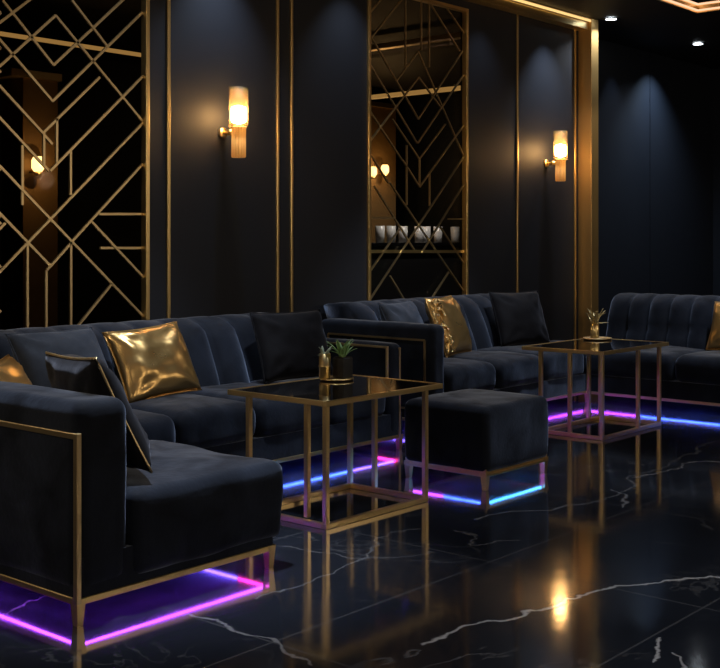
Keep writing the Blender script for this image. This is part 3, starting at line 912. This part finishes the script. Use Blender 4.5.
# ------------------------------------------------------------------ table plants
def leaf(bm, base, az, el, L, w, curl=.5):
    d = Vector((math.cos(az), math.sin(az), 0)); s = Vector((-math.sin(az), math.cos(az), 0))
    n = 7; rows = []; p = Vector(base); e = el
    for i in range(n + 1):
        t = i / n
        ww = w * math.sin(PI * min(.97, .15 + .85 * t)) ** .7
        th = w * .35 * (1 - t * .7)
        up = -d * math.sin(e) + Vector((0, 0, 1)) * math.cos(e)
        rows.append([bm.verts.new(p + s * ww * .5), bm.verts.new(p + up * th * .5), bm.verts.new(p - s * ww * .5), bm.verts.new(p - up * th * .5)])
        p = p + (d * math.cos(e) + Vector((0, 0, 1)) * math.sin(e)) * L / n
        e -= curl / n
    for a, b in zip(rows, rows[1:]):
        for k in range(4):
            j = (k + 1) % 4; bm.faces.new((a[k], a[j], b[j], b[k]))
    bm.faces.new(rows[0][::-1]); bm.faces.new(rows[-1])

tx, ty = 3.975, 3.55
tray = empty('tray', (tx, ty, TH)); tag(tray, 'thin gold tray under the pot on the near side table', 'tray')
bm = bmesh.new(); closed_lathe(bm, [(.072, 0), (.078, .004), (.078, .009), (.072, .007)], 40); obj('tray_plate', bm, M['brass'], tray, True)
pl = empty('potted_succulent', (tx + .022, ty - .018, TH + .009)); tag(pl, 'green succulent in a square black pot on the near side table', 'plant')
bm = bmesh.new(); cushion(bm, -.034, .034, -.034, .034, 0, .092, .006, 4); obj('pot', bm, M['black_matte'], pl, True)
bm = bmesh.new(); box(bm, -.03, .03, -.03, .03, .088, .095); obj('soil', bm, M['soil'], pl)
bm = bmesh.new(); rr = random.Random(4)
for k_ in range(22):
    leaf(bm, (rr.uniform(-.015, .015), rr.uniform(-.015, .015), .092), rr.uniform(0, 2 * PI), rr.uniform(.65, 1.45), rr.uniform(.07, .105), .018, .7)
obj('foliage', bm, M['leaf'], pl, True)
cu = empty('candle_tumbler', (tx - .050, ty + .028, TH + .009)); tag(cu, 'gold tumbler with pale sprig beside the black pot', 'tumbler')
bm = bmesh.new(); closed_lathe(bm, [(.024, 0), (.026, .004), (.026, .05), (.028, .052), (.028, .058), (.026, .06), (.026, .112), (.022, .112), (.022, .1)], 28); obj('tumbler_body', bm, M['brass_bright'], cu, True)
bm = bmesh.new()
for k_ in range(12):
    leaf(bm, (rr.uniform(-.008, .008), rr.uniform(-.008, .008), .098), rr.uniform(0, 2 * PI), rr.uniform(.5, 1.4), rr.uniform(.04, .065), .016, .8)
obj('sprig', bm, M['leaf_grey'], cu, True)

fx, fy = 6.66, 3.72
tr2 = empty('tray', (fx + .02, fy, TH)); tag(tr2, 'thin dark tray under the gold vase on the far side table', 'tray')
bm = bmesh.new(); closed_lathe(bm, [(.085, 0), (.092, .005), (.092, .011), (.084, .008)], 40); obj('tray_plate', bm, M['brass_dull'], tr2, True)
v2 = empty('bud_vase', (fx - .015, fy, TH + .011)); tag(v2, 'gold bud vase with pale dried sprig on the far side table', 'vase')
bm = bmesh.new(); closed_lathe(bm, [(.026, 0), (.028, .004), (.028, .09), (.024, .094)], 28); obj('vase_body', bm, M['brass_bright'], v2, True)
bm = bmesh.new()
for k_ in range(20):
    leaf(bm, (rr.uniform(-.012, .012), rr.uniform(-.012, .012), .09), rr.uniform(0, 2 * PI), rr.uniform(.9, 1.5), rr.uniform(.06, .12), .022, .5)
leaf(bm, (.0, 0, .094), -.86, .1, .09, .02, .1)
obj('sprig', bm, M['leaf_gold'], v2, True)

# ------------------------------------------------------------------ scatter cushions
zc = SEAT + .006
pillow('scatter_cushion', 'large shiny gold cushion on the near sofa', M['gold_fabric'], (3.70, 4.42, zc), -.03, .47, .46, .375, .18, -.07, 1, wr=.02)
pillow('scatter_cushion', 'black cushion with gold piping poking above the near wing', M['black'], (2.490, 3.205, zc + .01), 1.25, .44, .60, .41, .17, .06, 2, M['brass_dull'])
pillow('scatter_cushion', 'gold cushion cut by the left edge of the photo', M['gold_fabric'], (2.52, 3.80, zc), .75, .40, .42, .34, .15, 0, 3)
pillow('scatter_cushion', 'slate blue velvet cushion in the corner of the near sofa', M['blue'], (3.18, 4.40, zc), .10, .52, .50, .40, .18, 0, 4)
pillow('scatter_cushion', 'plain black velvet cushion at the right end of the near sofa', M['black'], (4.66, 4.43, zc), -.12, .34, .50, .39, .17, 0, 5)
g2 = pillow('scatter_cushion', 'gold cushion with sequinned edge on the far sofa', M['gold_fabric'], (6.36, 4.58, zc), .25, .38, .46, .41, .17, 0, 6, wr=.014)
bm = bmesh.new(); rs = random.Random(3)
for k_ in range(90):
    z = rs.uniform(.02, .39); x = -.215 + rs.uniform(-.012, .05)
    y = -(.020 + max(0, x + .22) * .80) - rs.uniform(0, .006)
    bmesh.ops.create_cone(bm, cap_ends=True, segments=8, radius1=.010, radius2=.010, depth=.002,
        matrix=Matrix.Translation((x, y, z)) @ Matrix.Rotation(PI / 2 + rs.uniform(-.5, .5), 4, 'X') @ Matrix.Rotation(rs.uniform(-.5, .5), 4, 'Y'))
o = obj('sequin_band', bm, M['sequin'], g2); o['label'] = 'gold sequin band'
pillow('scatter_cushion', 'dark velvet cushion leaning at the right end of the far run', M['black'], (7.22, 4.60, zc), -.25, .34, .48, .41, .17, 0, 7)
pillow('scatter_cushion', 'dark velvet cushion peeping over the armrest of the far sofa', M['blue'], (5.93, 4.60, zc), .2, .42, .46, .40, .16, 0, 8)
pillow('scatter_cushion', 'gold cushion on the far return, cut by the right edge', M['gold_fabric'], (7.76, 3.24, zc), -PI / 2, .42, .46, .36, .16, 0, 9)

# ------------------------------------------------------------------ faint ambient
wd = bpy.data.worlds.new('world'); S.world = wd; wd.use_nodes = True
wd.node_tree.nodes['Background'].inputs['Color'].default_value = (.02, .025, .04, 1)
wd.node_tree.nodes['Background'].inputs['Strength'].default_value = .1
